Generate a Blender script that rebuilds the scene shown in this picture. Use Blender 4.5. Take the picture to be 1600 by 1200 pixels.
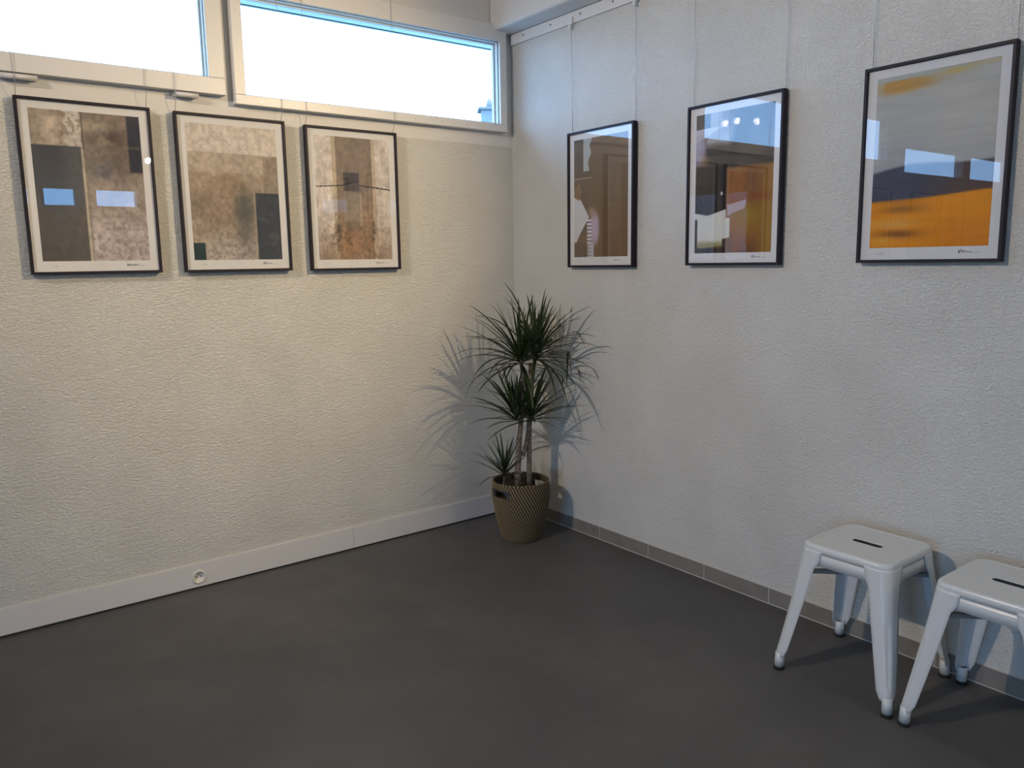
import bpy, bmesh, math, random
import numpy as np
from mathutils import Vector, Matrix
random.seed(7)
PI = math.pi
S = bpy.context.scene
for o in list(bpy.data.objects):
    bpy.data.objects.remove(o, do_unlink=True)
COL = S.collection

# ------------------------------------------------------------------ camera
yaw, pit, roll = 0.6528, -0.1529, -0.0158
F = Vector((math.sin(yaw)*math.cos(pit), math.cos(yaw)*math.cos(pit), math.sin(pit)))
Rt = Vector((math.cos(yaw), -math.sin(yaw), 0.0)); U = Rt.cross(F)
R2 = Rt*math.cos(roll) + U*math.sin(roll); U2 = -Rt*math.sin(roll) + U*math.cos(roll)
cd = bpy.data.cameras.new('camera'); cam = bpy.data.objects.new('camera', cd); COL.objects.link(cam)
cd.sensor_width = 36.0; cd.lens = 1243.28*36/1600; cd.clip_start = 0.02; cd.clip_end = 400
cam.matrix_world = Matrix(((R2.x, U2.x, -F.x, -2.9337), (R2.y, U2.y, -F.y, -3.7986), (R2.z, U2.z, -F.z, 1.5223), (0, 0, 0, 1)))
S.camera = cam
# ------------------------------------------------------------------ view
S.view_settings.view_transform = 'Standard'; S.view_settings.look = 'None'
S.view_settings.gamma = 1.0; S.view_settings.use_curve_mapping = False
S.view_settings.exposure = 0.0
# ------------------------------------------------------------------ world (overcast blue-white sky)
w = bpy.data.worlds.new('sky'); S.world = w; w.use_nodes = True
bg = w.node_tree.nodes['Background']; bg.inputs[0].default_value = (0.30, 0.56, 1.0, 1); bg.inputs[1].default_value = 11.3
SKY = bg
def portal(name, loc, sx, sz, rot):
    l = bpy.data.lights.new(name, 'AREA'); l.shape = 'RECTANGLE'; l.size = sx; l.size_y = sz
    l.cycles.is_portal = True
    o = bpy.data.objects.new(name, l); COL.objects.link(o); o.location = loc; o.rotation_euler = rot
WINX = [(-1.62, -0.03), (-3.02, -1.66), (-4.30, -3.06), (-5.80, -4.50), (-6.90, -5.84)]
for a, b in WINX:
    portal('window_portal', ((a+b)/2, 0.09, 2.55), b-a-.1, 0.46, (-PI/2, 0, 0))
# warm lamps: position, aim, watts, colour
LAMPS = [((-0.24, -3.05, 2.86), (-1.72, 0.0, 1.66), 282, (1.0, 0.745, 0.42), 65, 'ceiling'),
         ((-4.00, -1.60, 2.88), (-0.2, -1.7, 1.3), 205, (1.0, 0.83, 0.68), 105, 'ceiling'),
         ((-3.98, -1.44, 2.88), (-0.6, -0.3, 0.9), 16, (1.0, 0.82, 0.65), 110, 'ceiling'),
         ((-4.17, -1.34, 2.88), (-0.9, -0.4, 0.8), 16, (1.0, 0.80, 0.62), 110, 'ceiling'),
         ((-0.49, -6.32, 2.82), (-3.0, -7.9, 1.6), 230, (1.0, 0.77, 0.46), 130, 'ceiling'),
         ((-0.31, -7.00, 2.82), (-4.5, -5.0, 0.2), 230, (1.0, 0.77, 0.46), 140, 'ceiling')]
S.cycles.max_bounces = 10; S.cycles.diffuse_bounces = 6; S.cycles.transparent_max_bounces = 16
S.cycles.caustics_reflective = False; S.cycles.caustics_refractive = False
S.cycles.sample_clamp_indirect = 80.0

# ------------------------------------------------------------------ helpers
def tag(o, label=None, cat=None, group=None, kind=None):
    if label: o['label'] = label
    if cat: o['category'] = cat
    if group: o['group'] = group
    if kind: o['kind'] = kind
    return o
def empty(name, loc=(0, 0, 0), rz=0.0, parent=None):
    o = bpy.data.objects.new(name, None); COL.objects.link(o); o.location = loc; o.rotation_euler = (0, 0, rz)
    o.empty_display_size = 0.1
    if parent: o.parent = parent
    return o
def link(name, bm, mats, parent=None, smooth=False, bevel=0, solid=0):
    me = bpy.data.meshes.new(name)
    bmesh.ops.recalc_face_normals(bm, faces=bm.faces)
    bm.to_mesh(me); bm.free()
    for m in (mats if isinstance(mats, (list, tuple)) else [mats]): me.materials.append(m)
    o = bpy.data.objects.new(name, me); COL.objects.link(o)
    if parent: o.parent = parent
    if smooth:
        for p in me.polygons: p.use_smooth = True
    if solid:
        md = o.modifiers.new('thickness', 'SOLIDIFY'); md.thickness = solid; md.offset = -1
    if bevel:
        md = o.modifiers.new('bevel', 'BEVEL'); md.width = bevel; md.segments = 3; md.limit_method = 'ANGLE'; md.angle_limit = 0.7
    return o
def box(bm, x0, x1, y0, y1, z0, z1, mi=0):
    v = [bm.verts.new(p) for p in [(x0, y0, z0), (x1, y0, z0), (x1, y1, z0), (x0, y1, z0), (x0, y0, z1), (x1, y0, z1), (x1, y1, z1), (x0, y1, z1)]]
    for f in [(0, 3, 2, 1), (4, 5, 6, 7), (0, 1, 5, 4), (1, 2, 6, 5), (2, 3, 7, 6), (3, 0, 4, 7)]:
        q = bm.faces.new([v[i] for i in f]); q.material_index = mi
def tube(bm, pts, r, n=8, cap=True, mi=0):
    pts = [Vector(p) for p in pts]; rs = r if isinstance(r, (list, tuple)) else [r]*len(pts)
    rings = []; prev = None
    for i, p in enumerate(pts):
        t = (pts[min(i+1, len(pts)-1)]-pts[max(i-1, 0)]).normalized()
        if prev is None:
            a = Vector((0, 0, 1)) if abs(t.z) < .9 else Vector((1, 0, 0)); nrm = t.cross(a).normalized()
        else: nrm = (prev-t*prev.dot(t)).normalized()
        prev = nrm; b = t.cross(nrm)
        rings.append([bm.verts.new(p+(nrm*math.cos(2*PI*k/n)+b*math.sin(2*PI*k/n))*rs[i]) for k in range(n)])
    for a, b in zip(rings, rings[1:]):
        for k in range(n):
            f = bm.faces.new([a[k], a[(k+1) % n], b[(k+1) % n], b[k]]); f.material_index = mi; f.smooth = True
    if cap:
        for q in (rings[0][::-1], rings[-1]):
            f = bm.faces.new(q); f.material_index = mi
def cyl(bm, c, r, h, axis='z', n=24, r2=None, mi=0):
    c = Vector(c); d = {'x': Vector((1, 0, 0)), 'y': Vector((0, 1, 0)), 'z': Vector((0, 0, 1))}[axis]
    tube(bm, [c, c+d*h], [r, r if r2 is None else r2], n, True, mi)

# ------------------------------------------------------------------ materials
def mat(name, rgb=(.8, .8, .8), rough=.5, metal=0.0, spec=None):
    m = bpy.data.materials.new(name); m.use_nodes = True
    b = m.node_tree.nodes['Principled BSDF']
    b.inputs['Base Color'].default_value = (*rgb, 1); b.inputs['Roughness'].default_value = rough; b.inputs['Metallic'].default_value = metal
    if spec is not None: b.inputs['Specular IOR Level'].default_value = spec
    return m
def nodes(m): return m.node_tree.nodes, m.node_tree.links, m.node_tree.nodes['Principled BSDF']
def coords(m, scale=(1, 1, 1), rot=(0, 0, 0)):
    n, l, b = nodes(m)
    tc = n.new('ShaderNodeTexCoord'); mp = n.new('ShaderNodeMapping')
    mp.inputs['Scale'].default_value = scale; mp.inputs['Rotation'].default_value = rot
    l.new(tc.outputs['Object'], mp.inputs['Vector']); return mp.outputs['Vector']
def noise(m, vec, scale, detail=3, rough=.5, dist=0.0):
    n, l, b = nodes(m); t = n.new('ShaderNodeTexNoise')
    t.inputs['Scale'].default_value = scale; t.inputs['Detail'].default_value = detail
    t.inputs['Roughness'].default_value = rough; t.inputs['Distortion'].default_value = dist
    if vec: l.new(vec, t.inputs['Vector'])
    return t.outputs['Fac']
def ramp(m, fac, stops):
    n, l, b = nodes(m); r = n.new('ShaderNodeValToRGB'); l.new(fac, r.inputs[0])
    e = r.color_ramp.elements
    while len(e) < len(stops): e.new(.5)
    for k, (p, c) in enumerate(stops): e[k].position = p; e[k].color = (*c, 1)
    return r.outputs[0]
def bump(m, h, strength, dist):
    n, l, b = nodes(m); bp = n.new('ShaderNodeBump'); bp.inputs['Strength'].default_value = strength; bp.inputs['Distance'].default_value = dist
    l.new(h, bp.inputs['Height']); l.new(bp.outputs[0], b.inputs['Normal'])

def plaster(name, scale):
    m = mat(name, (.8, .8, .78), .9, spec=.2)
    n, l, b = nodes(m)
    v = coords(m, scale)
    a = noise(m, v, 84, 3, .55, .9)
    c = noise(m, coords(m), 3.0, 3)
    l.new(ramp(m, c, [(.3, (.605, .60, .562)), (.7, (.665, .66, .622))]), b.inputs['Base Color'])
    r = ramp(m, a, [(.38, (0, 0, 0)), (.66, (1, 1, 1))])
    bump(m, r, .78, .0045)
    return m
M = {}
M['rough_left'] = plaster('roughcast_plaster_left', (.75, 1, 1.5))
M['rough_right'] = plaster('roughcast_plaster_right', (1, .8, 1.3))
M['smooth_wall'] = mat('smooth_wall_paint', (.64, .635, .62), .75)
M['white_pvc'] = mat('white_window_plastic', (.66, .66, .66), .38)
M['ceiling'] = mat('ceiling_paint', (.66, .66, .66), .7)
bump(M['ceiling'], noise(M['ceiling'], coords(M['ceiling']), 30, 3), .1, .002)
M['skirting'] = mat('white_skirting_paint', (.62, .61, .60), .45)
M['rail'] = mat('white_rail_paint', (.66, .66, .66), .4)
M['dark_gap'] = mat('painted_gap_shade', (.02, .02, .02), .9)  # near-black colour stands in for shade under the skirting
m = mat('polished_concrete_floor', (.1, .1, .1), .5); n, l, b = nodes(m); v = coords(m)
c1 = ramp(m, noise(m, v, 1.3, 6, .6, .4), [(.30, (.070, .071, .074)), (.72, (.104, .102, .099))])
l.new(c1, b.inputs['Base Color'])
l.new(ramp(m, noise(m, v, 4, 5, .6), [(.3, (.42,)*3), (.7, (.56,)*3)]), b.inputs['Roughness'])
b.inputs['Specular IOR Level'].default_value = .35
bump(m, noise(m, v, 25, 4), .06, .002); M['floor'] = m
m = mat('taupe_tile', (.2, .18, .16), .5); n, l, b = nodes(m)
l.new(ramp(m, noise(m, coords(m), 14, 4), [(.3, (.185, .17, .15)), (.7, (.225, .207, .185))]), b.inputs['Base Color']); M['tile'] = m
M['grout'] = mat('pale_grout', (.52, .50, .46), .9)
M['frame'] = mat('dark_frame_lacquer', (.011, .008, .016), .5, spec=.25)
M['mat_board'] = mat('white_print_paper', (.70, .70, .70), .7, spec=.2)
M['pencil'] = mat('pencil_graphite', (.10, .10, .12), .8)
M['pencil_faint'] = mat('faint_pencil', (.42, .41, .41), .8)
M['wire'] = mat('steel_wire', (.42, .42, .43), .4, .6)
M['hook'] = mat('white_hook_plastic', (.68, .68, .68), .4)
M['screw'] = mat('dark_screw_head', (.08, .09, .10), .5, .5)
M['stool'] = mat('white_gloss_enamel', (.60, .62, .62), .28)
M['brace'] = mat('bare_steel_strip', (.36, .37, .37), .4, .6)
M['rubber'] = mat('black_rubber', (.012, .012, .012), .7)
M['socket'] = mat('socket_plastic', (.66, .65, .60), .4)
M['hole'] = mat('socket_hole_dark', (.02, .02, .02), .8)
M['soil'] = mat('potting_soil', (.030, .020, .014), .95)
bump(M['soil'], noise(M['soil'], coords(M['soil']), 90, 4), .8, .01)
m = mat('dracaena_leaf', (.03, .07, .02), .42); n, l, b = nodes(m)
l.new(ramp(m, noise(m, coords(m), 9, 2), [(.3, (.011, .024, .006)), (.7, (.026, .046, .011))]), b.inputs['Base Color']); M['leaf'] = m
m = mat('dracaena_bark', (.2, .16, .12), .85); n, l, b = nodes(m)
l.new(ramp(m, noise(m, coords(m, (1, 1, 3)), 45, 4), [(.35, (.10, .075, .055)), (.65, (.23, .19, .15))]), b.inputs['Base Color'])
bump(m, noise(m, coords(m, (.4, .4, 4)), 60, 2), .6, .004); M['bark'] = m
M['weave_light'] = mat('seagrass_light_stitch', (.27, .20, .10), .8)
M['weave_dark'] = mat('seagrass_dark_coil', (.022, .015, .010), .85)
M['leather'] = mat('dark_handle_wrap', (.035, .036, .042), .55)
M['lamp_body'] = mat('grey_lamp_metal', (.25, .25, .26), .4, .7)
m = bpy.data.materials.new('lamp_glow'); m.use_nodes = True; n = m.node_tree.nodes; n.clear()
e = n.new('ShaderNodeEmission'); e.inputs[0].default_value = (1, .93, .80, 1); e.inputs[1].default_value = 350
o_ = n.new('ShaderNodeOutputMaterial'); m.node_tree.links.new(e.outputs[0], o_.inputs[0]); M['glow'] = m
def glass(name, gain, tint=(1, 1, 1)):
    m = bpy.data.materials.new(name); m.use_nodes = True; n = m.node_tree.nodes; l = m.node_tree.links; n.clear()
    t = n.new('ShaderNodeBsdfTransparent'); t.inputs[0].default_value = (*tint, 1)
    g = n.new('ShaderNodeBsdfGlossy'); g.inputs['Roughness'].default_value = 0.0
    f = n.new('ShaderNodeFresnel'); f.inputs['IOR'].default_value = 1.5
    geo = n.new('ShaderNodeNewGeometry'); inv = n.new('ShaderNodeMath'); inv.operation = 'SUBTRACT'; inv.inputs[0].default_value = 1; l.new(geo.outputs['Backfacing'], inv.inputs[1])
    mu = n.new('ShaderNodeMath'); mu.operation = 'MULTIPLY'; l.new(f.outputs[0], mu.inputs[0]); l.new(inv.outputs[0], mu.inputs[1])
    m2 = n.new('ShaderNodeMath'); m2.operation = 'MULTIPLY'; m2.use_clamp = True; l.new(mu.outputs[0], m2.inputs[0]); m2.inputs[1].default_value = gain
    x = n.new('ShaderNodeMixShader'); l.new(m2.outputs[0], x.inputs[0]); l.new(t.outputs[0], x.inputs[1]); l.new(g.outputs[0], x.inputs[2])
    o = n.new('ShaderNodeOutputMaterial'); l.new(x.outputs[0], o.inputs[0]); return m
M['glass'] = glass('picture_glass', 1.7); M['pane'] = glass('window_glass', 1.7, (.97, 1, 1))

# ------------------------------------------------------------------ room shell
XW, YB, ZC = -7.2, -8.0, 3.12
def struct(name, bm, mats, parent=None, **k):
    o = link(name, bm, mats, parent, **k)
    if not parent: o['kind'] = 'structure'
    return o
bm = bmesh.new(); box(bm, XW-.3, .3, YB-.3, .3, -.12, 0); struct('floor', bm, M['floor'])
bm = bmesh.new(); box(bm, XW-.3, .3, YB-.3, .3, ZC, ZC+.15); struct('ceiling', bm, M['ceiling'])
# window wall (left in the picture): rough plaster up to 2.18, smooth band, posts, lintel
bm = bmesh.new()
box(bm, XW, .25, 0, .06, 0, 2.18, 0)
box(bm, XW, -4.4, .0015, .06, 2.18, 2.26, 1); box(bm, -4.4, .25, .0015, .06, 2.18, 2.30, 1); box(bm, XW, -4.4, .0015, .06, 2.53, 2.80, 1)
box(bm, XW, .25, .0015, .06, 2.80, ZC, 1)
edges = [(-1.66, -1.62), (-3.06, -3.02), (-4.50, -4.30), (-5.84, -5.80), (XW, -6.90), (-.06, .25)]
edges = [(-1.69, -1.595), (-3.08, -3.0), (-4.52, -4.28), (-5.86, -5.78), (XW, -6.88), (-.06, .25)]
for a, b in edges: box(bm, a, b, .0015, .06, 2.26 if b < -4.2 else 2.30, 2.80, 1)
struct('wall_left', bm, [M['rough_left'], M['smooth_wall']])
bm = bmesh.new(); box(bm, 0, .25, YB, 0, 0, ZC); struct('wall_right', bm, M['rough_right'])
WW = [(-5.3, -3.6)]       # tall unseen window added to bring cool sky light onto the right wall
bm = bmesh.new(); box(bm, XW-.2, XW, YB, .06, 0, .15); box(bm, XW-.2, XW, YB, .06, 2.55, ZC); cur = YB
for a, b in WW: box(bm, XW-.2, XW, cur, a, .15, 2.55); cur = b
box(bm, XW-.2, XW, cur, .06, .15, 2.55)
struct('wall_west', bm, M['smooth_wall'])
for a, b in WW: portal('window_portal', (XW-.19, (a+b)/2, 1.35), 2.4, b-a, (PI/2, 0, -PI/2))
# wall behind the camera with small high windows
BW = [(-1.90, -1.50), (-1.36, -0.98), (-0.76, -0.24), (-3.0, -2.4), (-4.4, -3.6)]
bm = bmesh.new(); box(bm, XW, 0, YB-.2, YB, 0, 2.31); box(bm, XW, 0, YB-.2, YB, 2.54, ZC)
xs = sorted(BW); cur = XW
for a, b in xs: box(bm, cur, a, YB-.2, YB, 2.31, 2.54); cur = b
box(bm, cur, 0, YB-.2, YB, 2.31, 2.54)
struct('wall_back', bm, M['smooth_wall'])
for a, b in BW: portal('window_portal', ((a+b)/2, YB-.19, 2.425), b-a, .23, (PI/2, 0, 0))
# boxed beam along the right wall below the ceiling
bm = bmesh.new(); box(bm, -.15, -.0005, YB, -.0, 2.795, ZC); struct('trim_1', bm, M['ceiling'], bevel=.018)
# white skirting board, shade of the gap below painted as a black strip (left)
bm = bmesh.new()
for a, b in [(XW, -3.4), (-3.3985, -1.935-.0225), (-1.935+.0225, -1.1265), (-1.125, -.0)]: box(bm, a, b, -.010, 0, .010, .124, 0)
box(bm, -1.935-.0225, -1.935+.0225, -.010, 0, .010, .058-.0225, 0); box(bm, -1.935-.0225, -1.935+.0225, -.010, 0, .058+.0225, .124, 0)
box(bm, XW, 0, -.004, 0, 0, .010, 1)
o = struct('baseboard_left', bm, [M['skirting'], M['dark_gap']])
# tiled skirting (right)
bm = bmesh.new(); box(bm, -.006, 0, YB, -.011, 0, .074, 1)
y = -.3836; sp = .3597; box(bm, -.0085, 0, -.3836+.003, -.011, .005, .072, 0)
while y-sp > YB:
    box(bm, -.0085, 0, y-sp+.003, y-.003, .005, .072, 0); y -= sp
box(bm, -.0095, 0, YB, -.011, 0, .0035, 1)
struct('baseboard_right', bm, [M['tile'], M['grout']])

# ------------------------------------------------------------------ windows
def frame_ring(bm, x0, x1, z0, z1, l, r, b, t, y0, y1, mi=0):
    box(bm, x0, x1, y0, y1, z0, z0+b, mi); box(bm, x0, x1, y0, y1, z1-t, z1, mi)
    box(bm, x0, x0+l, y0, y1, z0+b, z1-t, mi); box(bm, x1-r, x1, y0, y1, z0+b, z1-t, mi)
def window(k, x0, x1, z0, z1, fl, fr, fb, ft):
    root = empty('window_%d' % k, ((x0+x1)/2, 0, z0)); root['kind'] = 'structure'
    ox, oz = -(x0+x1)/2, -z0
    bm = bmesh.new()
    X0, X1, Z0, Z1 = x0+ox, x1+ox, z0+oz, z1+oz
    frame_ring(bm, X0, X1, Z0, Z1, fl, fr, fb, ft, -.046, -.030)
    frame_ring(bm, X0, X1, Z0, Z1, fl-.008, fr-.008, fb-.008, ft-.008, -.030, .0014)
    link('window_frame', bm, M['white_pvc'], root, bevel=.003)
    bm = bmesh.new()      # stepped glazing rebate
    g = .022
    frame_ring(bm, X0+g, X1-g, Z0+g, Z1-g, fl-g+.004, fr-g+.004, fb-g+.004, ft-g+.004, -.024, -.002)
    frame_ring(bm, X0+g, X1-g, Z0+g, Z1-g, fl-g+.012, fr-g+.012, fb-g+.012, ft-g+.012, .002, .022)
    link('glazing_bead', bm, M['white_pvc'], root)
    bm = bmesh.new(); box(bm, X0+fl-.006, X1-fr+.006, -.030, -.025, Z0+fb-.006, Z1-ft+.006)
    link('pane', bm, M['pane'], root)
    return root, ox, oz
r1, ox, oz = window(1, -1.620, -.067, 2.252, 2.828, .050, .046, .043, .088)
bm = bmesh.new()
for i in range(9):
    x = -1.50+i*.165
    cyl(bm, (x+ox, -.0475, 2.272+oz), .0028, .002, 'y', 10)
    cyl(bm, (x+ox, -.0475, 2.785+oz), .0028, .002, 'y', 10)
for zz in (2.40, 2.52, 2.66): cyl(bm, (-1.598+ox, -.0475, zz+oz), .0028, .002, 'y', 10); cyl(bm, (-.088+ox, -.0475, zz+oz), .0028, .002, 'y', 10)
link('screw_cap', bm, M['wire'], r1)
r2, ox, oz = window(2, -3.02, -1.662, 2.283, 2.828, .065, .072, .072, .088)
for a, b in ((-2.535, -2.405), (-1.885, -1.785)):
    bm = bmesh.new(); tube(bm, [(a+ox, -.040, 2.268+oz), (b+ox, -.040, 2.268+oz)], .0105, 14); box(bm, a+ox, b+ox, -.04, .0, 2.262+oz, 2.276+oz)
    link('hinge_cover', bm, M['white_pvc'], r2)
window(3, -4.30, -3.06, 2.283, 2.828, .065, .065, .07, .10)
window(4, -5.80, -4.50, 2.205, 2.60, .065, .065, .07, .088)
window(5, -6.90, -5.84, 2.205, 2.60, .065, .065, .07, .088)
for k, (a, b) in enumerate(BW):
    root = empty('window_%d' % (6+k), ((a+b)/2, YB, 2.31)); root['kind'] = 'structure'; h = (b-a)/2
    bm = bmesh.new(); frame_ring(bm, -h, h, 0, .23, .015, .015, .012, .012, -.06, .01); link('window_frame', bm, M['white_pvc'], root)
    bm = bmesh.new(); box(bm, -h+.01, h-.01, -.04, -.034, .01, .22); link('pane', bm, M['pane'], root)

for k, (a, b) in enumerate(WW):  # frame and pane of the added, unseen west window
    root = empty('window_%d' % (6+len(BW)+k), (XW, (a+b)/2, .15)); root['kind'] = 'structure'; h = (b-a)/2
    root.rotation_euler = (0, 0, PI/2)
    bm = bmesh.new(); frame_ring(bm, -h, h, 0, 2.4, .06, .06, .06, .06, -.01, .06); link('window_frame', bm, M['white_pvc'], root)
    bm = bmesh.new(); box(bm, -h+.05, h-.05, .03, .036, .05, 2.35); link('pane', bm, M['pane'], root)

# eave over the windows outside and the neighbour's house
bm = bmesh.new(); box(bm, XW-.5, .9, .06, .47, 2.845, 2.95); box(bm, XW-.5, .9, .45, .49, 2.845, 3.0)
struct('trim_2', bm, mat('eave_board', (.62, .78, .84), .7))
bm = bmesh.new(); box(bm, -60, 60, -60, 60, -.5, -.3); struct('ground', bm, mat('gravel_ground', (.22, .22, .2), .9))
nb = empty('neighbour_house', (10.2, 12.9, -.3), math.radians(-32))
tag(nb, 'neighbouring house whose grey chimney shows low in the right window corner', 'house')
def prism(bm, hw, z0, z1, L_):
    v = [bm.verts.new(p) for p in [(-hw, -L_, z0), (hw, -L_, z0), (0, -L_, z1), (-hw, L_, z0), (hw, L_, z0), (0, L_, z1)]]
    for f in [(0, 1, 2), (3, 5, 4), (0, 3, 4, 1), (0, 2, 5, 3), (1, 4, 5, 2)]: bm.faces.new([v[i] for i in f])
bm = bmesh.new(); box(bm, -3, 3, -3.5, 3.5, 0, 2.9); link('house_wall', bm, mat('house_render', (.6, .58, .54), .9), nb)
bm = bmesh.new(); prism(bm, 3.4, 2.9, 4.55, 3.8); link('roof', bm, mat('slate_roof', (.16, .17, .19), .8), nb)
ch = mat('chimney_render', (.155, .165, .175), .9)
cx, cy = 0.0, 0.0

# ------------------------------------------------------------------ picture rail, hooks, wires
rail = empty('picture_rail', (0, -1.5, 2.765))
tag(rail, 'white picture hanging rail fixed under the ceiling beam on the right wall', 'picture rail')
bm = bmesh.new(); box(bm, -.014, 0, -5.0, 1.487, -.028, .0295); link('rail_strip', bm, M['rail'], rail, bevel=.002)
y = -.135
while y > -3.2:
    bm = bmesh.new(); cyl(bm, (-.0165, y+1.5, .004), .0045, .004, 'x', 12); link('rail_screw', bm, M['screw'], rail); y -= .235
def wire(name, top, bot, label, side, group=None, hook=True):
    root = empty(name, top); tag(root, label, 'hanging wire', group)
    t = Vector((0, 0, 0)); b = Vector(bot)-Vector(top)
    bm = bmesh.new(); tube(bm, [t, b*.5, b] if side == 'R' else [t, Vector((0, 0, 2.245-top[2])), b], .0011, 6); link('cable', bm, M['wire'], root)
    if hook:
        bm = bmesh.new()
        if side == 'R':
            box(bm, -.006, .002, -.011, .011, -.006, .030); box(bm, -.012, .002, -.004, .009, -.024, -.004)
            tube(bm, [(0, 0, -.022), (-.006, 0, -.032), (0, 0, -.042)], .0018, 6)
        else:
            box(bm, -.011, .011, -.006, .002, -.006, .030); tube(bm, [(0, 0, -.002), (0, -.006, -.012), (0, 0, -.022)], .0018, 6)
        link('wire_hook', bm, M['hook'], root, bevel=.001)
    return root

# ------------------------------------------------------------------ pictures
rng = np.random.default_rng(3)
GW, GH = 190, 280
def vnoise(nx, ny, seed):
    r = np.random.default_rng(seed); g = r.random((ny+2, nx+2))
    yy = np.linspace(0, ny, GH); xx = np.linspace(0, nx, GW)
    yi = yy.astype(int).clip(0, ny-1); xi = xx.astype(int).clip(0, nx-1); fy = (yy-yi)[:, None]; fx = (xx-xi)[None]
    fy = fy*fy*(3-2*fy); fx = fx*fx*(3-2*fx)
    a = g[yi][:, xi]; b = g[yi][:, xi+1]; c = g[yi+1][:, xi]; d = g[yi+1][:, xi+1]
    return (a*(1-fx)+b*fx)*(1-fy)+(c*(1-fx)+d*fx)*fy
def fbm(nx, ny, seed, o=4):
    s = 0; t = 0
    for k in range(o): s = s+vnoise(nx*2**k, ny*2**k, seed+k*17)*.55**k; t += .55**k
    return s/t
V, Uc = np.meshgrid(np.linspace(0, 1, GH), np.linspace(0, 1, GW), indexing='ij')
def C(r, g, b): return np.array([r, g, b], float)/255
def ss(a, b, x): t = np.clip((x-a)/(b-a), 0, 1); return t*t*(3-2*t)
def rect(u0, u1, v0, v1, s=.006):
    return ss(u0-s, u0+s, Uc)*(1-ss(u1-s, u1+s, Uc))*ss(v0-s, v0+s, V)*(1-ss(v1-s, v1+s, V))
def poly(pts, s=.0):
    inside = np.zeros(Uc.shape, bool); n_ = len(pts)
    for i in range(n_):
        (x1, y1), (x2, y2) = pts[i], pts[(i+1) % n_]
        c = ((y1 > V) != (y2 > V)) & (Uc < (x2-x1)*(V-y1)/((y2-y1) if y2 != y1 else 1e-9)+x1); inside ^= c
    return inside.astype(float)
def put(img, mask, col, a=1.0):
    mm = (mask*a)[..., None]; return img*(1-mm)+np.asarray(col)*mm
def blob(u, v, ru, rv, p=2): return np.exp(-(((Uc-u)/ru)**2+((V-v)/rv)**2)**(p/2))
def full(c): return np.ones((GH, GW, 3))*c
def mottled(img, amp, nx=8, ny=11, seed=1, o=5): return img*(1+amp*(fbm(nx, ny, seed, o)-.5)[..., None]*2)
def P(u, v): return ((u-.09)/.82, (v-.06)/.863)
def grey(im, a):
    m_ = im.mean(-1, keepdims=True); return (im*(1-a)+m_*a)*1.05
def art1():
    im = full(C(158, 139, 118)); im = mottled(im, .25, 5, 7, 11)
    im = put(im, rect(.30, .452, -1, .24, .03), C(190, 180, 172), .9*1); im = put(im, rect(.26, .46, -1, .26, .03)*ss(.5, .6, fbm(20, 34, 5)), C(125, 104, 88), .8)
    im = put(im, rect(.455, 1.1, -1, 1.1), C(132, 115, 98))
    im = put(im, rect(.455, 1.1, .40, 1.1, .12), C(160, 142, 128), .85)
    im = put(im, ss(.55, .85, V)*rect(.455, 1.1, -1, 1.1), C(184, 168, 166), .9)
    sp = ss(.42, .70, fbm(34, 46, 21, 4))*ss(.3, .8, V)*rect(.46, 1.1, -1, 1.1)
    im = put(im, sp, C(128, 108, 98), .5)
    im = put(im, blob(.72, .16, .17, .10)*ss(.35, .6, fbm(8, 8, 4)), C(82, 62, 54), .85)
    im = put(im, blob(.80, .36, .12, .12), C(98, 82, 74), .6)
    im = put(im, blob(.60, .42, .14, .14)*ss(.35, .6, fbm(6, 8, 9)), C(92, 92, 104), .8)
    im = put(im, rect(.875, 1.1, -1, .385, .012), C(46, 48, 66)); im = put(im, rect(.84, 1.1, .21, .225, .012), C(150, 130, 100), .5)
    low = rect(-1, .435, .232, 1.1, .006)
    im = put(im, low, C(30, 44, 68)); im = put(im, low*ss(.15, .42, Uc), C(84, 82, 90), .7); im = put(im, low*ss(.55, .8, V), C(74, 66, 62), .75)
    im = put(im, low*rect(-1, .15, .66, 1.1, .02), C(58, 50, 48), .7)
    im = put(im, rect(.452, .462, -1, .30), C(62, 52, 46)); x = .425-.0*V
    im = put(im, rect(.432, .458, .25, 1.1, .012), C(186, 170, 140), .9)
    im = put(im, rect(.455, .475, .3, 1.1, .012), C(120, 104, 92), .6)
    return grey(mottled(im, .20, 26, 36, 31, 4), .35)
def art2():
    im = full(C(168, 150, 128)); im = put(im, rect(-1, 2, .35, 2, .02), C(158, 138, 112))
    im = mottled(im, .28, 5, 7, 41)
    im = put(im, blob(.30, .62, .28, .25), C(160, 128, 96), .5); im = put(im, blob(.5, .55, .10, .2), C(172, 132, 92), .45)
    im = put(im, ss(.70, .95, V)*rect(.1, .72, -1, 2, .08), C(176, 166, 160), .75)
    cr = ss(.42, .70, fbm(34, 46, 61, 4))*ss(.32, .6, V)*(1-rect(.7, 2, -1, 2))
    im = put(im, cr, C(112, 92, 76), .45)
    im = put(im, blob(.60, .62, .13, .16), C(70, 80, 76), .8); im = put(im, blob(.58, .75, .10, .18), C(90, 86, 78), .6)
    im = put(im, rect(-1, 2, -1, .205, .006), C(198, 186, 172)); im = mottled(im, .05, 30, 4, 66)
    im = put(im, rect(-1, .83, .205, .345, .006), C(176, 160, 138), .75)
    im = put(im, rect(.83, 2, .215, .5, .005), C(146, 128, 108), .9)
    im = put(im, rect(.70, .72, .42, 2, .008), C(150, 138, 116), .8)
    im = put(im, rect(.722, 2, .49, 2, .004), C(52, 62, 74)); im = put(im, rect(.722, 2, .49, 2)*ss(.6, .7, fbm(10, 16, 71)), C(84, 88, 88), .5)
    im = put(im, rect(-1, .128, .872, 2, .004), C(26, 60, 60))
    return grey(mottled(im, .16, 26, 36, 77, 4), .35)
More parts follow.
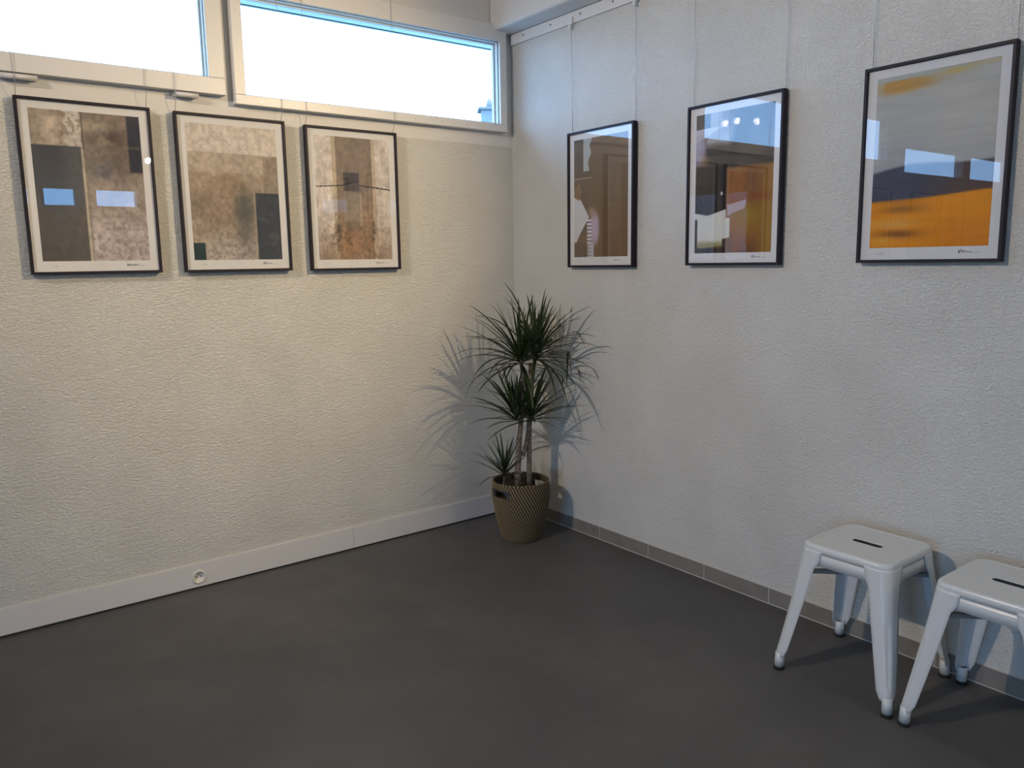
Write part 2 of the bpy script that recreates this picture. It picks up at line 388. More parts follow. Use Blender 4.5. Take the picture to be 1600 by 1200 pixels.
def art3():
    im = full(C(200, 190, 180)); im = mottled(im, .08, 24, 3, 81)
    im = put(im, ss(.62, 1.0, V), C(150, 126, 104), .8)
    im = put(im, rect(.22, .80, -1, 2, .008), C(176, 156, 130)); 
    core = rect(.27, .76, -1, 2, .006); im = put(im, core, C(128, 110, 94)); im = put(im, core*ss(.45, .62, V), C(164, 134, 104), .7)
    im = put(im, core*blob(.52, .86, .30, .20), C(160, 112, 70), .8)
    im = mottled(im, .18, 12, 16, 91)
    im = put(im, rect(.22, .27, -1, 2, .006), C(184, 166, 138), .8); im = put(im, rect(.75, .79, -1, 2, .006), C(186, 168, 140), .8)
    cr = ss(.42, .70, fbm(36, 46, 95, 4))*blob(.5, .85, .45, .22); im = put(im, cr, C(100, 78, 58), .6)
    im = put(im, blob(.27, .80, .03, .14)*ss(.4, .5, fbm(20, 26, 99)), C(80, 68, 58), .9); im = put(im, blob(.75, .80, .03, .14)*ss(.4, .5, fbm(20, 26, 98)), C(80, 68, 58), .9)
    im = put(im, rect(.36, .56, .44, .70, .02), C(140, 130, 118), .7); im = put(im, rect(.36, .56, .68, .76, .02), C(120, 104, 80), .6)
    im = put(im, rect(.57, .60, .45, .72, .012), C(182, 162, 132), .7)
    im = put(im, rect(.362, .572, .283, .434, .002), C(70, 66, 74))
    im = put(im, poly([(.362, .434), (.362, .402), (.572, .345), (.572, .434)]), C(84, 78, 82), .8)
    im = grey(mottled(im, .10, 30, 40, 88, 3), .30); dk = C(40, 32, 46)
    im = put(im, poly([(-.01, .405), (.362, .386), (.362, .394), (-.01, .413)]), dk); im = put(im, poly([(.362, .380), (.574, .342), (.574, .350), (.362, .390)]), dk)
    im = put(im, poly([(.574, .382), (1.01, .408), (1.01, .418), (.574, .390)]), dk)
    return im
def art4():
    im = full(C(108, 88, 66)); im = mottled(im, .06, 6, 3, 101); im = put(im, ss(.3, 1, Uc), C(118, 98, 72), .5)
    im = put(im, rect(-1, .19, -1, .26, .01), C(92, 78, 68)); im = put(im, rect(-1, .35, .22, .34, .05), C(92, 78, 68), .8)
    im = put(im, poly([(.18, -.01), (.36, -.01), (.30, .06), (.33, .12), (.27, .2), (.30, .27), (.18, .27)]), C(170, 172, 165))
    im = put(im, rect(-.1, .35, .325, .334, .004), C(176, 160, 138), .8)
    im = put(im, poly([(-.01, .335), (.14, .34), (.31, .66), (.25, .80), (-.01, .86)]), C(96, 80, 68), .7)
    im = put(im, poly([(-.01, .43), (.09, .36), (.16, .44), (.10, .52), (-.01, .48)]), C(126, 98, 70))
    im = put(im, poly([(-.01, .48), (.10, .515), (.12, .50), (.29, .66), (.14, .78), (.03, .88), (-.01, .86)]), C(200, 202, 205))
    im = put(im, blob(.40, .76, .10, .14, 6), C(184, 168, 190), .95)
    for k in range(7):
        v0 = .68+k*.032; im = put(im, rect(.25, .34, v0, v0+.014, .004), C(222, 226, 232)); im = put(im, rect(.25, .34, v0+.016, v0+.03, .004), C(140, 124, 132))
    im = put(im, blob(.34, .62, .06, .04), C(176, 150, 138), .8)
    im = put(im, rect(.26, .38, .88, 1.2, .012), C(180, 182, 190)); 
    for k in range(4): im = put(im, rect(.26, .33, .89+k*.03, .9+k*.03, .003), C(140, 126, 132))
    im = put(im, rect(.47, 2, .60, 2, .03), C(112, 86, 66), .6); im = put(im, rect(-1, .25, .88, 2, .02), C(96, 76, 62), .8)
    return im
def art5():
    im = full(C(60, 54, 52)); im = mottled(im, .10, 5, 4, 111)
    im = put(im, rect(.14, .46, -1, .22, .03), C(176, 178, 184), .85); im = put(im, rect(-1, .19, -1, .105, .004), C(66, 62, 64))
    im = put(im, poly([(-.01, .105), (.36, .10), (.2, .15), (-.01, .20)]), C(196, 198, 204)); im = put(im, rect(.36, .60, -1, .14, .05), C(70, 64, 66), .8)
    im = put(im, rect(-1, .3, .15, .20, .02), C(150, 140, 130), .3)
    im = put(im, blob(.05, .25, .09, .12, 4), C(172, 166, 190), .9); im = put(im, blob(.12, .35, .06, .06), C(180, 130, 70), .5)
    im = put(im, blob(.42, .12, .10, .12, 4), C(170, 170, 190), .5)
    im = put(im, rect(-1, .42, .37, .74, .01), C(36, 29, 29)); im = put(im, rect(.6, 2, .12, .36, .1), C(92, 84, 72), .6)
    warm = rect(.42, 2, .40, 2, .02)
    im = put(im, warm, C(150, 98, 44)); im = mottled(im, .12, 10, 4, 121)
    im = put(im, warm*blob(.76, .50, .14, .25), C(112, 70, 34), .8); im = put(im, warm*blob(.68, .74, .20, .10), C(150, 122, 28), .85)
    im = put(im, warm*blob(.95, .85, .12, .4), C(146, 112, 26), .75); im = put(im, warm*rect(.40, 2, .58, .64, .03), C(132, 66, 40), .45)
    im = put(im, warm*rect(.42, .52, .86, 2, .01), C(104, 90, 80), .6); im = put(im, warm*blob(.70, 1.0, .16, .1), C(96, 62, 34), .7)
    im = put(im, poly([(-.01, .705), (.15, .725), (.20, .725), (.38, .695), (.42, .69), (.42, .75), (.475, .75), (.475, .89), (.38, .90), (.38, .945), (.10, .965), (.03, .96), (.03, .75), (-.01, .75)]), C(214, 214, 204))
    im = put(im, rect(-.01, .38, .91, .97, .02)*ss(.88, .95, V), C(120, 110, 44), .7)
    im = put(im, blob(.36, .575, .018, .014, 4), C(210, 204, 200)); im = put(im, rect(-1, .035, .755, 2, .006), C(44, 40, 38)); im = put(im, rect(-1, .42, .965, 2, .012), C(50, 40, 38))
    im = put(im, poly([(.44, .66), (.68, .63), (.66, .69), (.5, .72), (.44, .74)]), C(186, 168, 178), .85)
    return im
def art6():
    im = full(C(176, 178, 174)); im = put(im, ss(.25, .5, V), C(140, 146, 156), .4); im = put(im, rect(.5, 2, .1, .52, .15), C(188, 186, 176), .5)
    im = put(im, blob(.2, .06, .32, .045, 4)*ss(.2, .5, fbm(12, 8, 131)+.25*(1-Uc)), C(186, 140, 66), .9)
    im = put(im, poly([(-.01, -.01), (1.01, -.01), (1.01, .012), (.55, .02), (-.01, .03)]), C(170, 178, 176), .9)
    im = put(im, blob(.66, .03, .12, .018), C(196, 172, 90), .8); im = put(im, rect(.75, 1.1, .005, .022, .006), C(196, 180, 130), .7)
    im = put(im, rect(-1, .06, -1, .5, .02), C(180, 180, 176), .5)
    edge = .555-.045*Uc-.02*np.sin(Uc*5)
    im = put(im, ss(edge-.012, edge+.012, V), C(66, 70, 88)); im = put(im, ss(edge-.008, edge+.008, V)*ss(.3, .9, Uc), C(92, 66, 52), .75)
    e2 = .722-.02*Uc-.015*ss(.4, 1, Uc)
    org = ss(e2-.008, e2+.012, V)
    im = put(im, org, C(226, 142, 22)); im = put(im, org*ss(.75, 1.0, V)*ss(.3, .8, Uc), C(204, 118, 16), .6)
    im = put(im, org*blob(.28, .775, .18, .022), C(140, 88, 36), .8); im = put(im, org*blob(.22, .72, .22, .02), C(150, 92, 40), .6)
    im = put(im, org*blob(.2, .86, .26, .028), C(224, 168, 90), .7); im = put(im, org*blob(.26, .92, .2, .022), C(120, 70, 32), .85)
    im = put(im, org*blob(.1, .96, .1, .03), C(226, 170, 70), .6)
    return mottled(im, .05, 3, 40, 141)
def lin(a): a = np.clip(a, 0, 1); return np.where(a <= .04045, a/12.92, ((a+.055)/1.055)**2.4)

def print_material(k):
    m = mat('art_print_%d' % k, (.5, .5, .5), .6, spec=.2); n, l, b = nodes(m)
    at = n.new('ShaderNodeAttribute'); at.attribute_name = 'ink'
    nz = noise(m, coords(m), 220, 3); mx = n.new('ShaderNodeMix'); mx.data_type = 'RGBA'; mx.blend_type = 'MULTIPLY'; mx.inputs[0].default_value = .35
    gr = ramp(m, nz, [(.3, (.72, .72, .72)), (.7, (1.15, 1.15, 1.15))])
    l.new(at.outputs['Color'], mx.inputs[6]); l.new(gr, mx.inputs[7]); l.new(mx.outputs[2], b.inputs['Base Color']); return m
def squiggle(bm, pts, wd, y):
    for (x0, z0), (x1, z1) in zip(pts, pts[1:]):
        d = Vector((x1-x0, 0, z1-z0)); 
        if d.length < 1e-6: continue
        nn = Vector((-d.z, 0, d.x)).normalized()*wd/2
        a, b = Vector((x0, y, z0)), Vector((x1, y, z1))
        bm.faces.new([bm.verts.new(p) for p in (a-nn, b-nn, b+nn, a+nn)])
def picture(k, wd, ht, art, label, seed, group=None):
    """local frame: x along the wall, z up, front towards -y, origin at bottom centre on the wall"""
    root = empty('framed_print'); tag(root, label, 'picture', group)
    h = wd/2; t = .011; D0, D1 = -.030, -.001
    bm = bmesh.new(); frame_ring(bm, -h, h, 0, ht, t, t, t, t, D0, D1); link('picture_frame', bm, M['frame'], root, bevel=.0012)
    bm = bmesh.new(); box(bm, -h+t*.5, h-t*.5, -.008, -.002, t*.5, ht-t*.5); link('backing_board', bm, M['skirting'], root)
    bm = bmesh.new(); box(bm, -h+t*.6, h-t*.6, -.018, -.009, t*.6, ht-t*.6); pp = link('print_paper', bm, M['mat_board'], root)
    x0, x1 = -h+.09*wd, -h+.91*wd; z1, z0 = ht*(1-.06), ht*(1-.923)
    me = bpy.data.meshes.new('printed_image')
    X = np.linspace(x0, x1, GW); Z = np.linspace(z1, z0, GH); XX, ZZ = np.meshgrid(X, Z)
    co = np.stack([XX, np.full_like(XX, -.0184), ZZ], -1).reshape(-1, 3)
    idx = np.arange(GW*GH).reshape(GH, GW); q = np.stack([idx[:-1, :-1], idx[1:, :-1], idx[1:, 1:], idx[:-1, 1:]], -1).reshape(-1, 4)
    me.from_pydata(co.tolist(), [], q.tolist())
    ca = me.color_attributes.new('ink', 'FLOAT_COLOR', 'POINT')
    c4 = np.ones((GW*GH, 4)); c4[:, :3] = lin(art).reshape(-1, 3); ca.data.foreach_set('color', c4.ravel().astype(np.float32))
    me.materials.append(print_material(k)); po = bpy.data.objects.new('printed_image', me); COL.objects.link(po); po.parent = pp
    rr = random.Random(seed)
    zb = ht*.048
    bm = bmesh.new(); xs = x1-.095; pts = []
    for i in range(16): pts.append((xs+.0030*i+rr.uniform(-.0015, .0015), zb+(.0075 if i % 2 else -.002)*rr.uniform(.4, 1.2)*(1.3 if i < 6 else .7)))
    squiggle(bm, pts, .0014, -.0187)
    squiggle(bm, [(xs+.050+i*.004, zb-.002+rr.uniform(-.001, .0015)) for i in range(6)], .0010, -.0187)
    squiggle(bm, [(xs, zb+.009), (xs+.003, zb-.004)], .0015, -.0187)
    link('signature', bm, M['pencil'], pp)
    bm = bmesh.new(); xe = x0+.032
    squiggle(bm, [(xe+.006, zb+.006), (xe+.001, zb+.003), (xe, zb-.003), (xe+.005, zb-.004), (xe+.006, zb), (xe+.001, zb+.001)], .0011, -.0187)
    squiggle(bm, [(xe+.009, zb-.004), (xe+.013, zb+.007)], .0010, -.0187)
    squiggle(bm, [(xe+.020, zb+.005), (xe+.015, zb+.003), (xe+.020, zb-.001), (xe+.015, zb-.004), (xe+.020, zb-.004), (xe+.015, zb+.001), (xe+.020, zb+.005)], .0011, -.0187)
    link('edition_number', bm, M['pencil_faint'], pp)
    bm = bmesh.new(); squiggle(bm, [(-.012+i*.003, zb+.006+rr.uniform(-.0015, .0015)) for i in range(9)], .0009, -.0187)
    link('pencilled_title', bm, M['pencil_faint'], pp)
    bm = bmesh.new(); box(bm, -h+t*.6, h-t*.6, -.0235, -.0215, t*.6, ht-t*.6); link('picture_glass', bm, M['glass'], root)
    return root
GL = 'framed prints hung below the windows on the left wall'; GR = 'framed prints hung on the right wall'
pics = []
for k, (x, z, art, lab) in enumerate([
    (-2.495, 1.498, art1, 'dark framed print of brown and navy weathered blocks, far left of the window wall'),
    (-1.895, 1.496, art2, 'dark framed print of mottled stone with slate panel and small teal square'),
    (-1.292, 1.491, art3, 'dark framed print of brown column with black square, nearest the corner on the left')]):
    p_ = picture(k+1, .502, .70, art(), lab, k, GL); p_.location = (x+.251, -.011, z); pics.append(p_)
for k, (y0, wd, z, art, lab) in enumerate([
    (-.5235, .482, 1.485, art4, 'dark framed brown print with torn white shapes, first from the corner on the right wall'),
    (-1.3395, .493, 1.491, art5, 'dark framed print of amber and black with torn pale rectangle, middle of the right wall'),
    (-2.170, .504, 1.496, art6, 'dark framed print of pale grey sky above orange field, above the stools')]):
    p_ = picture(k+4, wd, .70, art(), lab, k+10, GR); p_.location = (-.008, y0-wd/2, z); p_.rotation_euler = (0, 0, -PI/2); pics.append(p_)
def dup(o, parent=None):
    c = o.copy(); COL.objects.link(c)
    if parent: c.parent = parent
    for ch_ in list(o.children): dup(ch_, c)
    return c
for x, z, s_, lab in [(-4.15, 1.42, 0, 'dark framed print out of frame, mirrored at left in the orange print glass'),
                      (-5.03, 1.41, 1, 'dark framed print out of frame, mirrored in middle of the orange print glass'),
                      (-5.62, 1.41, 2, 'dark framed print out of frame, mirrored at right in the orange print glass')]:
    c = dup(pics[s_]); c.location = (x, -.001, z); c['label'] = lab; c['group'] = 'framed prints farther along the window wall'
names = ['weathered block print', 'stone and slate print', 'column print', 'torn white shapes print', 'amber and black print', 'orange field print']
side_rail = None
bm = bmesh.new(); box(bm, XW+.1, -.16, -.046, .0014, 3.02, 3.07)
o = link('picture_rail', bm, M['rail'], None, bevel=.002); tag(o, 'white hanging rail high above the windows on the left wall, above the frame', 'picture rail')
for k, x in enumerate([-2.495, -1.895, -1.292]):
    for s_, xx in (('left', x+.010), ('right', x+.490)):
        wire('hanging_wire', (xx, -.052, 3.04), (xx, -.020, 2.194), 'thin steel wire over the window to %s top corner of %s' % (s_, names[k]), 'L', 'wires in front of the windows')
for k, (y0, wd) in enumerate([(-.5235, .482), (-1.3395, .493), (-2.170, .504)]):
    for s_, yy in (('left', y0-.016), ('right', y0-wd+.008)):
        wire('hanging_wire', (-.018, yy, 2.736), (-.012, yy, 2.185), 'thin steel wire from right wall rail to %s top corner of %s' % (s_, names[3+k]), 'R', 'wires on the right wall')

# ------------------------------------------------------------------ wall socket
root = empty('wall_socket', (-1.935, -.010, .058)); tag(root, 'round white power socket set in the white skirting of the left wall', 'socket')
bm = bmesh.new()
prof = [(.034, 0), (.033, -.004), (.029, -.006), (.0245, -.004), (.0225, .006), (.0001, .006)]
rings = [[bm.verts.new((r*math.cos(a*PI/20), y, r*math.sin(a*PI/20))) for a in range(40)] for r, y in prof]
for a, b in zip(rings, rings[1:]):
    for k in range(40): bm.faces.new([a[k], a[(k+1) % 40], b[(k+1) % 40], b[k]])
link('socket_plate', bm, M['socket'], root, smooth=True)
bm = bmesh.new()
for dx in (-.0095, .0095): cyl(bm, (dx, .0035, .0), .003, .002, 'y', 16)
cyl(bm, (0, .0035, -.0), .0001, .002, 'y', 6)
link('pin_hole', bm, M['hole'], root)
bm = bmesh.new(); cyl(bm, (0, -.004, .011), .0028, .010, 'y', 16); link('earth_pin', bm, M['brace'], root)

# ------------------------------------------------------------------ stools
def rrect(s, r, n=6):
    pts = []
    for cx_, cy_, a0 in ((s-r, s-r, 0), (-s+r, s-r, 90), (-s+r, -s+r, 180), (s-r, -s+r, 270)):
        for k in range(n+1):
            a = math.radians(a0+90*k/n); pts.append((cx_+r*math.cos(a), cy_+r*math.sin(a)))
    return pts
HT = .500
def make_stool():
    root = empty('metal_stool')
    bm = bmesh.new(); levels = [(.1664, .046, HT-.030), (.1664, .046, HT-.014), (.164, .044, HT-.005), (.159, .042, HT-.0008), (.153, .038, HT), (.146, .034, HT-.0005), (.142, .032, HT-.0028)]
    prev = None
    for s, r, z in levels:
        cur = [bm.verts.new((x, y, z)) for x, y in rrect(s, r)]
        if prev:
            n_ = len(cur)
            for k in range(n_): bm.faces.new([prev[k], prev[(k+1) % n_], cur[(k+1) % n_], cur[k]])
        prev = cur
    slot = []
    for a0, sgn in ((0, 1), (180, -1)):
        for k in range(7):
            a = math.radians(a0+180*k/6); slot.append((.0145*math.cos(a), sgn*.041+.0145*math.sin(a)))
    sv = [bm.verts.new((x, y, HT-.0028)) for x, y in slot]
    se = [bm.edges.new((sv[k], sv[(k+1) % len(sv)])) for k in range(len(sv))]
    oe = [bm.edges.get((prev[k], prev[(k+1) % len(prev)])) for k in range(len(prev))]
    bmesh.ops.triangle_fill(bm, use_beauty=True, edges=se+oe, normal=(0, 0, 1))
    lo = [bm.verts.new((x*1.0, y, HT-.0045)) for x, y in slot]
    for k in range(len(sv)): bm.faces.new([sv[k], sv[(k+1) % len(sv)], lo[(k+1) % len(sv)], lo[k]])
    o = link('seat', bm, M['stool'], root, solid=.0015)
    for p in o.data.polygons: p.use_smooth = abs(p.normal.z) < .98
    # apron
    bm = bmesh.new(); a = [bm.verts.new((x, y, HT-.026)) for x, y in rrect(.1645, .045)]
    b = [bm.verts.new((x, y, HT-.074)) for x, y in rrect(.1665, .045)]
    for k in range(len(a)): bm.faces.new([a[k], a[(k+1) % len(a)], b[(k+1) % len(a)], b[k]])
    link('apron', bm, M['stool'], root, smooth=True, solid=.0015)
    # legs
    for sx, sy in ((1, 1), (-1, 1), (-1, -1), (1, -1)):
        bm = bmesh.new(); rows = []
        N = 40
        for i in range(N+1):
            t = i/N; z = (HT-.020)*(1-t)+.050*t
            c = .1676+(.2225-.1676)*(t**1.15)-.004*max(0, (t-.93)/.07)**2
            wv = .076-.031*t**1.1+.012*math.exp(-(max(0, t-.10)/.035)**2)
            r = .028*(1-t)**1.1+.018
            wv = max(wv, r+.006)-.012*max(0, (t-.93)/.07)
            row = [(c-wv, c, 0), (c-wv*.6-r*.4, c, 0), (c-r, c, 0)]
            for k in range(1, 7):
                aa = PI/2-PI/2*k/7
                g_ = -.006*math.exp(-((k-3.5)/1.0)**2) if .42 < t < .88 else 0
                rr_ = r+g_
                row.append((c-r+rr_*math.cos(aa), c-r+rr_*math.sin(aa), 0))
            row += [(c, c-r, 0), (c, c-wv*.6-r*.4, 0), (c, c-wv, 0)]
            rows.append([bm.verts.new((sx*x, sy*y, z)) for x, y, _ in row])
        for a, b in zip(rows, rows[1:]):
            for k in range(len(a)-1): bm.faces.new([a[k], a[k+1], b[k+1], b[k]])
        # ferrule
        fx = sx*(.2225-.0178); fy = sy*(.2225-.0178)
        tube(bm, [(fx, fy, .066), (fx+sx*.0015, fy+sy*.0015, .012)], [.0165, .0178], 24, False)
        lg = link('leg', bm, M['stool'], root, smooth=True, solid=.0018)
        bm = bmesh.new(); cyl(bm, (fx+sx*.0015, fy+sy*.0015, 0), .0150, .05, 'z', 24); cyl(bm, (fx+sx*.0015, fy+sy*.0015, 0.0), .0195, .012, 'z', 24)
        link('rubber_foot', bm, M['rubber'], lg)
    for sgn in (1, -1):
        bm = bmesh.new(); zc = HT-.104+.004*sgn; q = .156
        d = Vector((1, sgn, 0)).normalized(); nn = Vector((-d.y, d.x, 0))*.011
        pts = [Vector((-q, -sgn*q, zc)), Vector((q, sgn*q, zc))]
        v = [bm.verts.new(p) for p in (pts[0]-nn, pts[1]-nn, pts[1]+nn, pts[0]+nn)]; bm.faces.new(v)
        v2 = [bm.verts.new(p-Vector((0, 0, .012))) for p in (pts[0]-nn, pts[1]-nn)]; bm.faces.new([v[0], v[1], v2[1], v2[0]])
        link('cross_brace', bm, M['brace'], root, solid=.002)
    return root
st = make_stool(); st.location = (-.253, -2.390, 0)
tag(st, 'white metal stool with slotted seat under the orange print, wholly in view', 'stool', 'white metal stools against the right wall')
s2 = dup(st); s2.location = (-.255, -2.862, 0); s2['label'] = 'white metal stool cut off by the right edge, beside the first stool'

# ------------------------------------------------------------------ basket
BX, BY = -.315, -.440
bk = empty('woven_basket', (BX, BY, 0)); tag(bk, 'round diagonal-weave brown basket planter standing in the corner on the floor', 'basket')
prof = [(0, .100), (.012, .107), (.06, .121), (.12, .138), (.18, .150), (.235, .158), (.28, .160), (.315, .156), (.332, .151)]
def rad(z):
    for (za, ra), (zb, rb) in zip(prof, prof[1:]):
        if z <= zb: return ra+(rb-ra)*(z-za)/(zb-za)
    return prof[-1][1]
NC, NR = 360, 66; HB = .332
hole_a = [math.radians(186), math.radians(6)]
def in_hole(a, z):
    if not (.262 < z < .298): return False
    return any(abs((a-h+PI) % (2*PI)-PI) < .052/.16 for h in hole_a)
bm = bmesh.new(); grid = []
for j in range(NR+1):
    z = HB*j/NR; row = []
    coil = .0016*abs(math.sin(PI*j/2))
    for i in range(NC):
        a = 2*PI*i/NC; st_ = ((i+(j//2)*2) % 6) < 2
        r = rad(z)+coil+(.0011 if st_ else 0)
        row.append(bm.verts.new((r*math.cos(a), r*math.sin(a), z)))
    grid.append(row)
for j in range(NR):
    zc = HB*(j+.5)/NR
    for i in range(NC):
        if in_hole(2*PI*(i+.5)/NC, zc): continue
        f = bm.faces.new([grid[j][i], grid[j][(i+1) % NC], grid[j+1][(i+1) % NC], grid[j+1][i]])
        f.material_index = 1 if ((i+(j//2)*2) % 6) < 2 else 0; f.smooth = True
bmesh.ops.delete(bm, geom=[v for v in bm.verts if not v.link_faces], context='VERTS')
inner = []
f = bm.faces.new([v for v in grid[0] if v.is_valid][::-1]); f.material_index = 0
link('basket_body', bm, [M['weave_dark'], M['weave_light']], bk, solid=.006)
bm = bmesh.new(); NT = 180; ringv = []
for i in range(NT):
    a = 2*PI*i/NT; ring = []
    for k in range(8):
        b_ = 2*PI*k/8; rr_ = .152+.0055*math.cos(b_)+(.0008 if i % 2 else 0); ring.append(bm.verts.new((rr_*math.cos(a), rr_*math.sin(a), HB+.0045*math.sin(b_))))
    ringv.append(ring)
for i in range(NT):
    a, b = ringv[i], ringv[(i+1) % NT]
    for k in range(8):
        f = bm.faces.new([a[k], b[k], b[(k+1) % 8], a[(k+1) % 8]]); f.material_index = 1 if (i % 4) < 2 else 0; f.smooth = True
link('basket_rim', bm, [M['weave_dark'], M['weave_light']], bk)
for h in hole_a:
    bm = bmesh.new(); hw = .054/.16; pts = []
    for k in range(13): a = h-hw+2*hw*k/12; pts.append((.158*math.cos(a), .158*math.sin(a), .300))
    tube(bm, pts, .0045, 10)
    for sgn in (-1, 1):
        a = h+sgn*(hw+.01); c = Vector((.158*math.cos(a), .158*math.sin(a), 0)); tg = Vector((-math.sin(a), math.cos(a), 0))
        rd = Vector((math.cos(a), math.sin(a), 0)); vs = []
        for dz in (.258, .304):
            for s1, s2_ in ((-1, -1), (1, -1), (1, 1), (-1, 1)):
                vs.append(bm.verts.new(c+tg*.011*s1+rd*.0055*s2_+Vector((0, 0, dz))))
        for q in [(0, 3, 2, 1), (4, 5, 6, 7), (0, 1, 5, 4), (1, 2, 6, 5), (2, 3, 7, 6), (3, 0, 4, 7)]: bm.faces.new([vs[i] for i in q])
    link('handle', bm, M['leather'], bk, bevel=.002)

# ------------------------------------------------------------------ dracaena plant
pl = empty('dracaena_plant', (BX, BY, .012)); tag(pl, 'dark green spiky dragon plant with two bare stems growing out of the basket', 'potted plant')
bm = bmesh.new(); tube(bm, [(0, 0, .0), (0, 0, .10), (0, 0, .225)], [.090, .108, .128], 40); link('nursery_pot', bm, M['rubber'], pl)
bm = bmesh.new(); tube(bm, [(0, 0, .20), (0, 0, .232)], [.13, .126], 40); link('soil', bm, M['soil'], pl)
Rx = Vector((Rt.x, Rt.y, 0)); Fx = Vector((F.x, F.y, 0)).normalized()
def W(r, f, z): return Rx*r+Fx*f+Vector((0, 0, z-.012))     # right / away / height in the plant's own frame
def stem(pts, rs):
    bm = bmesh.new(); tube(bm, pts, rs, 12); return link('stem', bm, M['bark'], pl)
HEADS = []
rl = random.Random(21)
def crown(c, n, lmin, lmax, lean=(0, 0), droop=.55, wmax=.0125, emin=-10, emax=86):
    bm = bmesh.new()
    for k in range(n):
        q = (k+.5)/n
        el = math.radians(emin+(emax-emin)*(1-q)**.85+rl.uniform(-8, 8)); az = k*2.39996+rl.uniform(-.3, .3)
        Ln = (lmin+(lmax-lmin)*rl.random())*(.66+.50*math.sin(PI*min(.5, q+.08))); wm = wmax*rl.uniform(.75, 1.15)
        d = Vector((math.cos(az)*math.cos(el)+lean[0]*.25, math.sin(az)*math.cos(el)+lean[1]*.25, math.sin(el))).normalized()
        p = c+Vector((0, 0, -.05*q+.025))+Vector((d.x, d.y, 0))*.006
        g = droop*rl.uniform(.35, 1.5)*(.35+q); NS = 10; rows = []
        tw = rl.uniform(-.4, .4)
        wp = Vector((BX, BY, .012))
        for i in range(NS+1):
            t = i/NS
            wd = wm*(min(1, .45+t*3.2))*(1-t)**.62 if t < 1 else 0
            side = d.cross(Vector((0, 0, 1)))
            side = side.normalized() if side.length > .05 else Vector((math.cos(az+PI/2), math.sin(az+PI/2), 0))
            up = side.cross(d).normalized(); sd = (side*math.cos(tw*t)+up*math.sin(tw*t))
            rows.append((p-sd*wd/2, p-up*wd*.18, p+sd*wd/2))
            p = p+d*(Ln/NS)
            d = (d+Vector((0, 0, -g*(.25+1.5*t)/NS*1.6))).normalized()
            pw = p+wp                      # keep the blades in the room: bend along the walls
            if pw.x > -.02 and d.x > 0: d.x *= -.1; p.x = -.02-wp.x
            if pw.y > -.02 and d.y > 0: d.y *= -.1; p.y = -.02-wp.y
        vs = [[bm.verts.new(x) for x in r] for r in rows]
        for a, b in zip(vs, vs[1:]):
            for j in (0, 1): bm.faces.new([a[j], a[j+1], b[j+1], b[j]]).smooth = True
    return link('leaf_crown', bm, M['leaf'], pl, solid=.0006)
# stems (metres right / away from the camera, height)
stem([W(-.018, -.02, .22), W(-.016, -.02, .40), W(-.006, -.01, .55), W(.012, 0, .72), W(.020, 0, .88), W(.010, 0, 1.00)], [.018, .017, .016, .011, .010, .009])
stem([W(.012, -.01, .47), W(.030, 0, .52), W(.045, .01, .60), W(.052, .01, .72), W(.060, .01, .98)], [.011, .011, .012, .011, .009])
stem([W(.045, .02, .22), W(.048, .02, .40), W(.050, .02, .58), W(.062, .02, .80), W(.088, .02, 1.03)], [.015, .014, .013, .011, .009])
stem([W(-.085, -.03, .22), W(-.095, -.03, .30), W(-.090, -.03, .36)], [.008, .007, .006])
crown(W(.010, 0, 1.00), 50, .27, .37, (-.5*Rx.x, -.5*Rx.y), .85, .0225, -12, 80)
crown(W(.090, .01, 1.02), 50, .27, .40, (.6*Rx.x, .6*Rx.y), .9, .0225, -12, 80)
crown(W(-.020, -.03, .69), 40, .20, .29, (-.5*Rx.x, -.5*Rx.y), .40, .0230, 4, 80)
crown(W(.060, .0, .69), 40, .20, .31, (.5*Rx.x, .5*Rx.y), .40, .0230, 4, 80)
crown(W(-.088, -.03, .385), 26, .16, .23, (-.2*Rx.x, -.2*Rx.y), .30, .017, 14, 78)

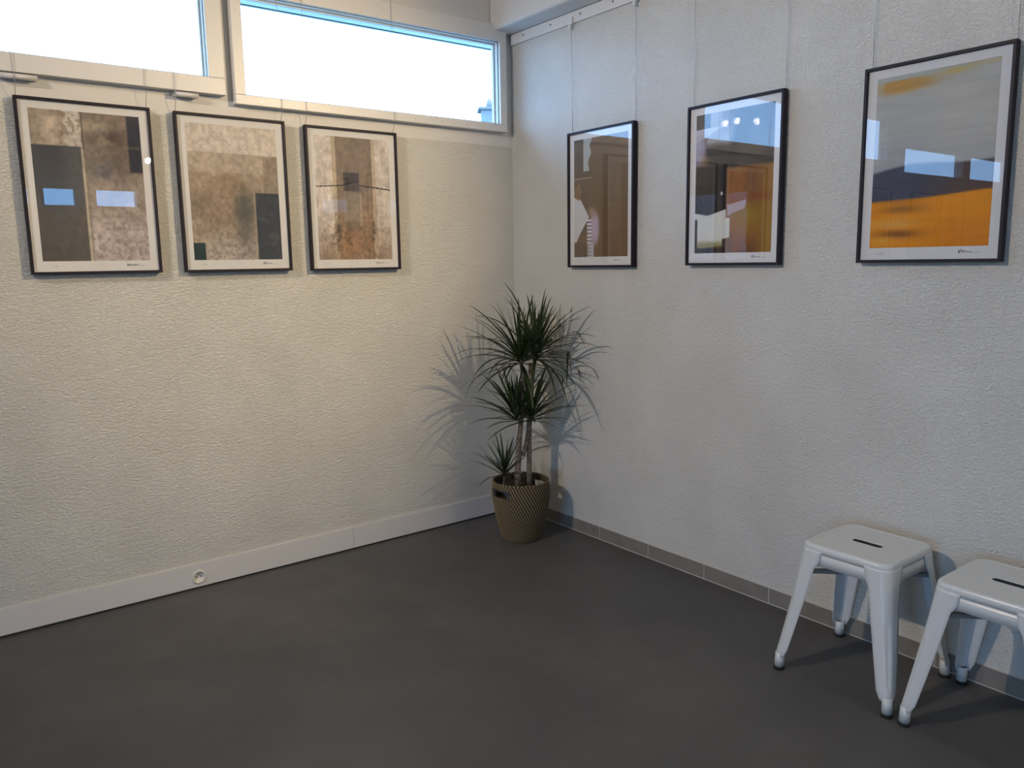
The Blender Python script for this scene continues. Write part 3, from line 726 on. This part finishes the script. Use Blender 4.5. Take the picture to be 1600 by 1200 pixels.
# ------------------------------------------------------------------ ceiling spotlights
for k, (loc, aim, watt, colr, cone, _) in enumerate(LAMPS):
    root = empty('ceiling_spotlight', (loc[0], loc[1], ZC)); lab = ['by the right wall, aimed at the window wall', 'near the window wall, aimed at the right wall', 'middle of the three near the window wall', 'nearest the window wall', 'second from the back wall', 'nearest the back wall'][k]
    tag(root, 'small ceiling spotlight out of frame, '+lab, 'lamp', 'ceiling spotlights')
    L = Vector(loc)-root.location; d = (Vector(aim)-Vector(loc)).normalized()
    bm = bmesh.new(); cyl(bm, (0, 0, -.03), .05, .03, 'z', 24); link('ceiling_rose', bm, M['lamp_body'], root)
    bm = bmesh.new(); tube(bm, [(0, 0, -.02), tuple(L-d*.07)], .006, 10); link('stem', bm, M['lamp_body'], root)
    bm = bmesh.new(); tube(bm, [L-d*.075, L-d*.05, L+d*.0], [.018, .040, .048], 24, False); link('lamp_shade', bm, M['lamp_body'], root, smooth=True, solid=.002)
    bm = bmesh.new(); tube(bm, [L-d*.022, L-d*.018], .022, 20); link('bulb', bm, M['glow'], root)
    ld = bpy.data.lights.new('spot_light', 'SPOT'); ld.energy = watt; ld.color = colr; ld.spot_size = math.radians(cone); ld.spot_blend = 1.0; ld.shadow_soft_size = .03
    lo = bpy.data.objects.new('spot_light', ld); COL.objects.link(lo); lo.parent = root; lo.location = L+d*.01
    lo.rotation_euler = d.to_track_quat('-Z', 'Y').to_euler()

# neighbour chimney (placed along the sight line through the window's lower right corner)
def nbl(x, y, z): return nb.matrix_world.inverted() @ Vector((x, y, z))
nb.matrix_world = Matrix.Translation(nb.location) @ Matrix.Rotation(nb.rotation_euler.z, 4, 'Z')
c = nbl(8.93, 12.36, 0)
bm = bmesh.new(); box(bm, c.x-.25, c.x+.32, c.y-.25, c.y+.25, 3.4, 5.42); chm = link('chimney', bm, ch, nb)
bm = bmesh.new(); box(bm, c.x-.33, c.x+.40, c.y-.32, c.y+.32, 5.42, 5.47); link('chimney_cap', bm, ch, chm)
bm = bmesh.new(); tube(bm, [(c.x-.05, c.y, 5.45), (c.x-.05, c.y, 5.60), (c.x-.05, c.y, 5.72)], [.085, .08, .02], 14); link('chimney_pot', bm, mat('clay_pot', (.16, .13, .12), .8), chm)
